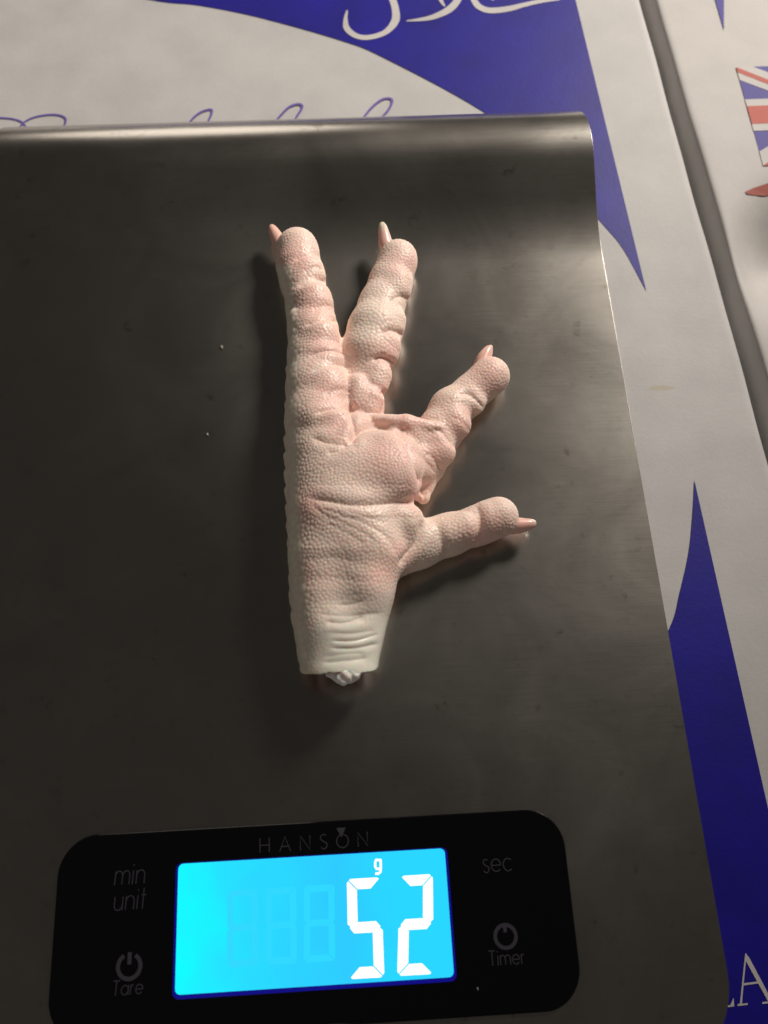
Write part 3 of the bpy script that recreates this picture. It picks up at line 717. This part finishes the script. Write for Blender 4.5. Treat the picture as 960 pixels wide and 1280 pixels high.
# claws
M_claw = mat('claw_horn', (.70, .30, .22), .28, spec=.6)
def claw_mat():
    m = M_claw; b = bsdf(m); a = nd(m, 'ShaderNodeAttribute', attribute_name='claw_colour'); lk(m, a.outputs['Color'], b.inputs['Base Color'])
    b.inputs['Subsurface Weight'].default_value = .5; b.inputs['Subsurface Radius'].default_value = (1, .4, .25); b.inputs['Subsurface Scale'].default_value = .001
claw_mat()
def claw(pts, tipcol, tiplen=.3, flat_=.88):
    """pts: (px, py, rpx, z mm)"""
    Q = spline([(*at(p[0], p[1], p[3]*MM), p[2]*pxw(p[0], p[1], .006)) for p in pts], 7); V, Fc, Cc = [], [], []
    n = 12
    for i, q in enumerate(Q):
        t = Q[min(i+1, len(Q)-1)][:3]-Q[max(i-1, 0)][:3]; t /= np.linalg.norm(t); s = np.cross(t, [0, 0, 1]); s /= np.linalg.norm(s); u = np.cross(s, t)
        f = i/(len(Q)-1); cc = np.array([.88, .56, .48]); cc = cc+(np.array(tipcol)-cc)*np.clip((f-(1-tiplen))/tiplen*2, 0, 1)
        for k in range(n):
            a = 2*math.pi*k/n; V.append(q[:3]+(s*math.cos(a)*flat_+u*math.sin(a))*q[3]); Cc.append((*cc, 1))
    for i in range(len(Q)-1):
        for k in range(n): Fc.append((i*n+k, i*n+(k+1) % n, (i+1)*n+(k+1) % n, (i+1)*n+k))
    Fc.append(tuple(range((len(Q)-1)*n, len(Q)*n)))
    o = mesh('claw', V, Fc, M_claw, foot, True); c = o.data.color_attributes.new('claw_colour', 'FLOAT_COLOR', 'POINT')
    c.data.foreach_set('color', np.array(Cc, np.float32).ravel()); return o
claw([(362, 330, 13, 5), (354, 313, 12.5, 5.5), (347, 299, 10, 6), (341.5, 288, 7, 6), (339.5, 283, 4, 6), (339, 281.5, 1.5, 6)], (.78, .50, .40))
claw([(489, 324, 13, 6), (483, 308, 11, 7), (480.5, 295, 8.5, 7.6), (478.5, 285, 6.5, 7.8), (477.5, 280, 4, 7.8)], (.74, .68, .55), .5)
claw([(602, 464, 13, 5), (604, 451, 11.5, 5.5), (608.5, 441, 8.5, 6), (612, 434.5, 5, 6.3), (612.5, 432.5, 2, 6.3)], (.78, .50, .42))
claw([(632, 657, 12, 4.5), (646, 657, 12, 5), (657, 656, 9.5, 5.4), (665, 654.5, 7, 5.6), (669.5, 653, 3, 5.6)], (.74, .55, .45), .35)
# bone end in the cut
def lump(name, c, rad, seed_, m, parent, amp_=.18, sub=3):
    bm = bmesh.new(); bmesh.ops.create_icosphere(bm, subdivisions=sub, radius=1)
    ph = np.random.default_rng(seed_).uniform(0, 6.28, 9)
    for v in bm.verts:
        n = v.co.copy(); f = 1+amp_*(math.sin(n.x*4+ph[0])*math.sin(n.y*5+ph[1])+.7*math.sin(n.z*6+ph[2]+n.x*3)+.5*math.sin(n.y*9+ph[3]))
        v.co = Vector((c[0]+n.x*f*rad[0], c[1]+n.y*f*rad[1], c[2]+n.z*f*rad[2]))
    return from_bm(name, bm, m, parent, True)
M_bone = mat('wet_cartilage', (.86, .79, .73), .4, spec=.5, **{'Subsurface Weight': .5, 'Subsurface Scale': .0015})
def nub():
    bm = bmesh.new(); r_ = np.random.default_rng(12)
    for px_, py_, z_, rad in ((420, 841, .0128, .0020), (430, 843, .0132, .0025), (441, 840, .0130, .0021), (427, 846, .0118, .0019), (437, 842, .0122, .0024), (414, 838, .0122, .0017)):
        c = at(px_, py_, z_); g_ = bmesh.ops.create_icosphere(bm, subdivisions=3, radius=1); ph = r_.uniform(0, 6.28, 4)
        for v in g_['verts']:
            n = v.co.copy(); f = 1+.12*math.sin(n.x*5+ph[0])*math.sin(n.y*6+ph[1])+.08*math.sin(n.z*9+ph[2]+n.x*4)
            v.co = Vector((c[0]+n.x*f*rad, c[1]+n.y*f*rad, c[2]+n.z*f*rad*.85))
    o = from_bm('bone_end', bm, M_bone, foot, True)
    m_ = o.modifiers.new('fuse', 'REMESH'); m_.mode = 'VOXEL'; m_.voxel_size = .00022; m_.use_smooth_shade = True
    s_m = o.modifiers.new('soften', 'SMOOTH'); s_m.iterations = 4
nub()

# ------------------------------------------------------------------ crumbs on the plate and the glass
M_crumb = mat('crumb', (.24, .22, .20), .6)
for k, (x, y, r, lab) in enumerate([(277, 434, 2.6, 'tiny pale crumb left of the leftmost toe pads'), (259, 543, 1.8, 'tiny pale crumb level with the palm, left of the foot'),
                         (597, 1236, 1.6, 'tiny white speck on the black glass under the timer button')]):
    z = .0002 if k < 2 else ZG+.0001
    p = at(x, y, z); rr = r*pxw(x, y, z); o = lump('crumb', p, (rr*.7, rr*1.1, .0002), 20+k, M_crumb, None, .25, 2)
    setp(o, lab, 'crumb', 'crumbs on the scale')
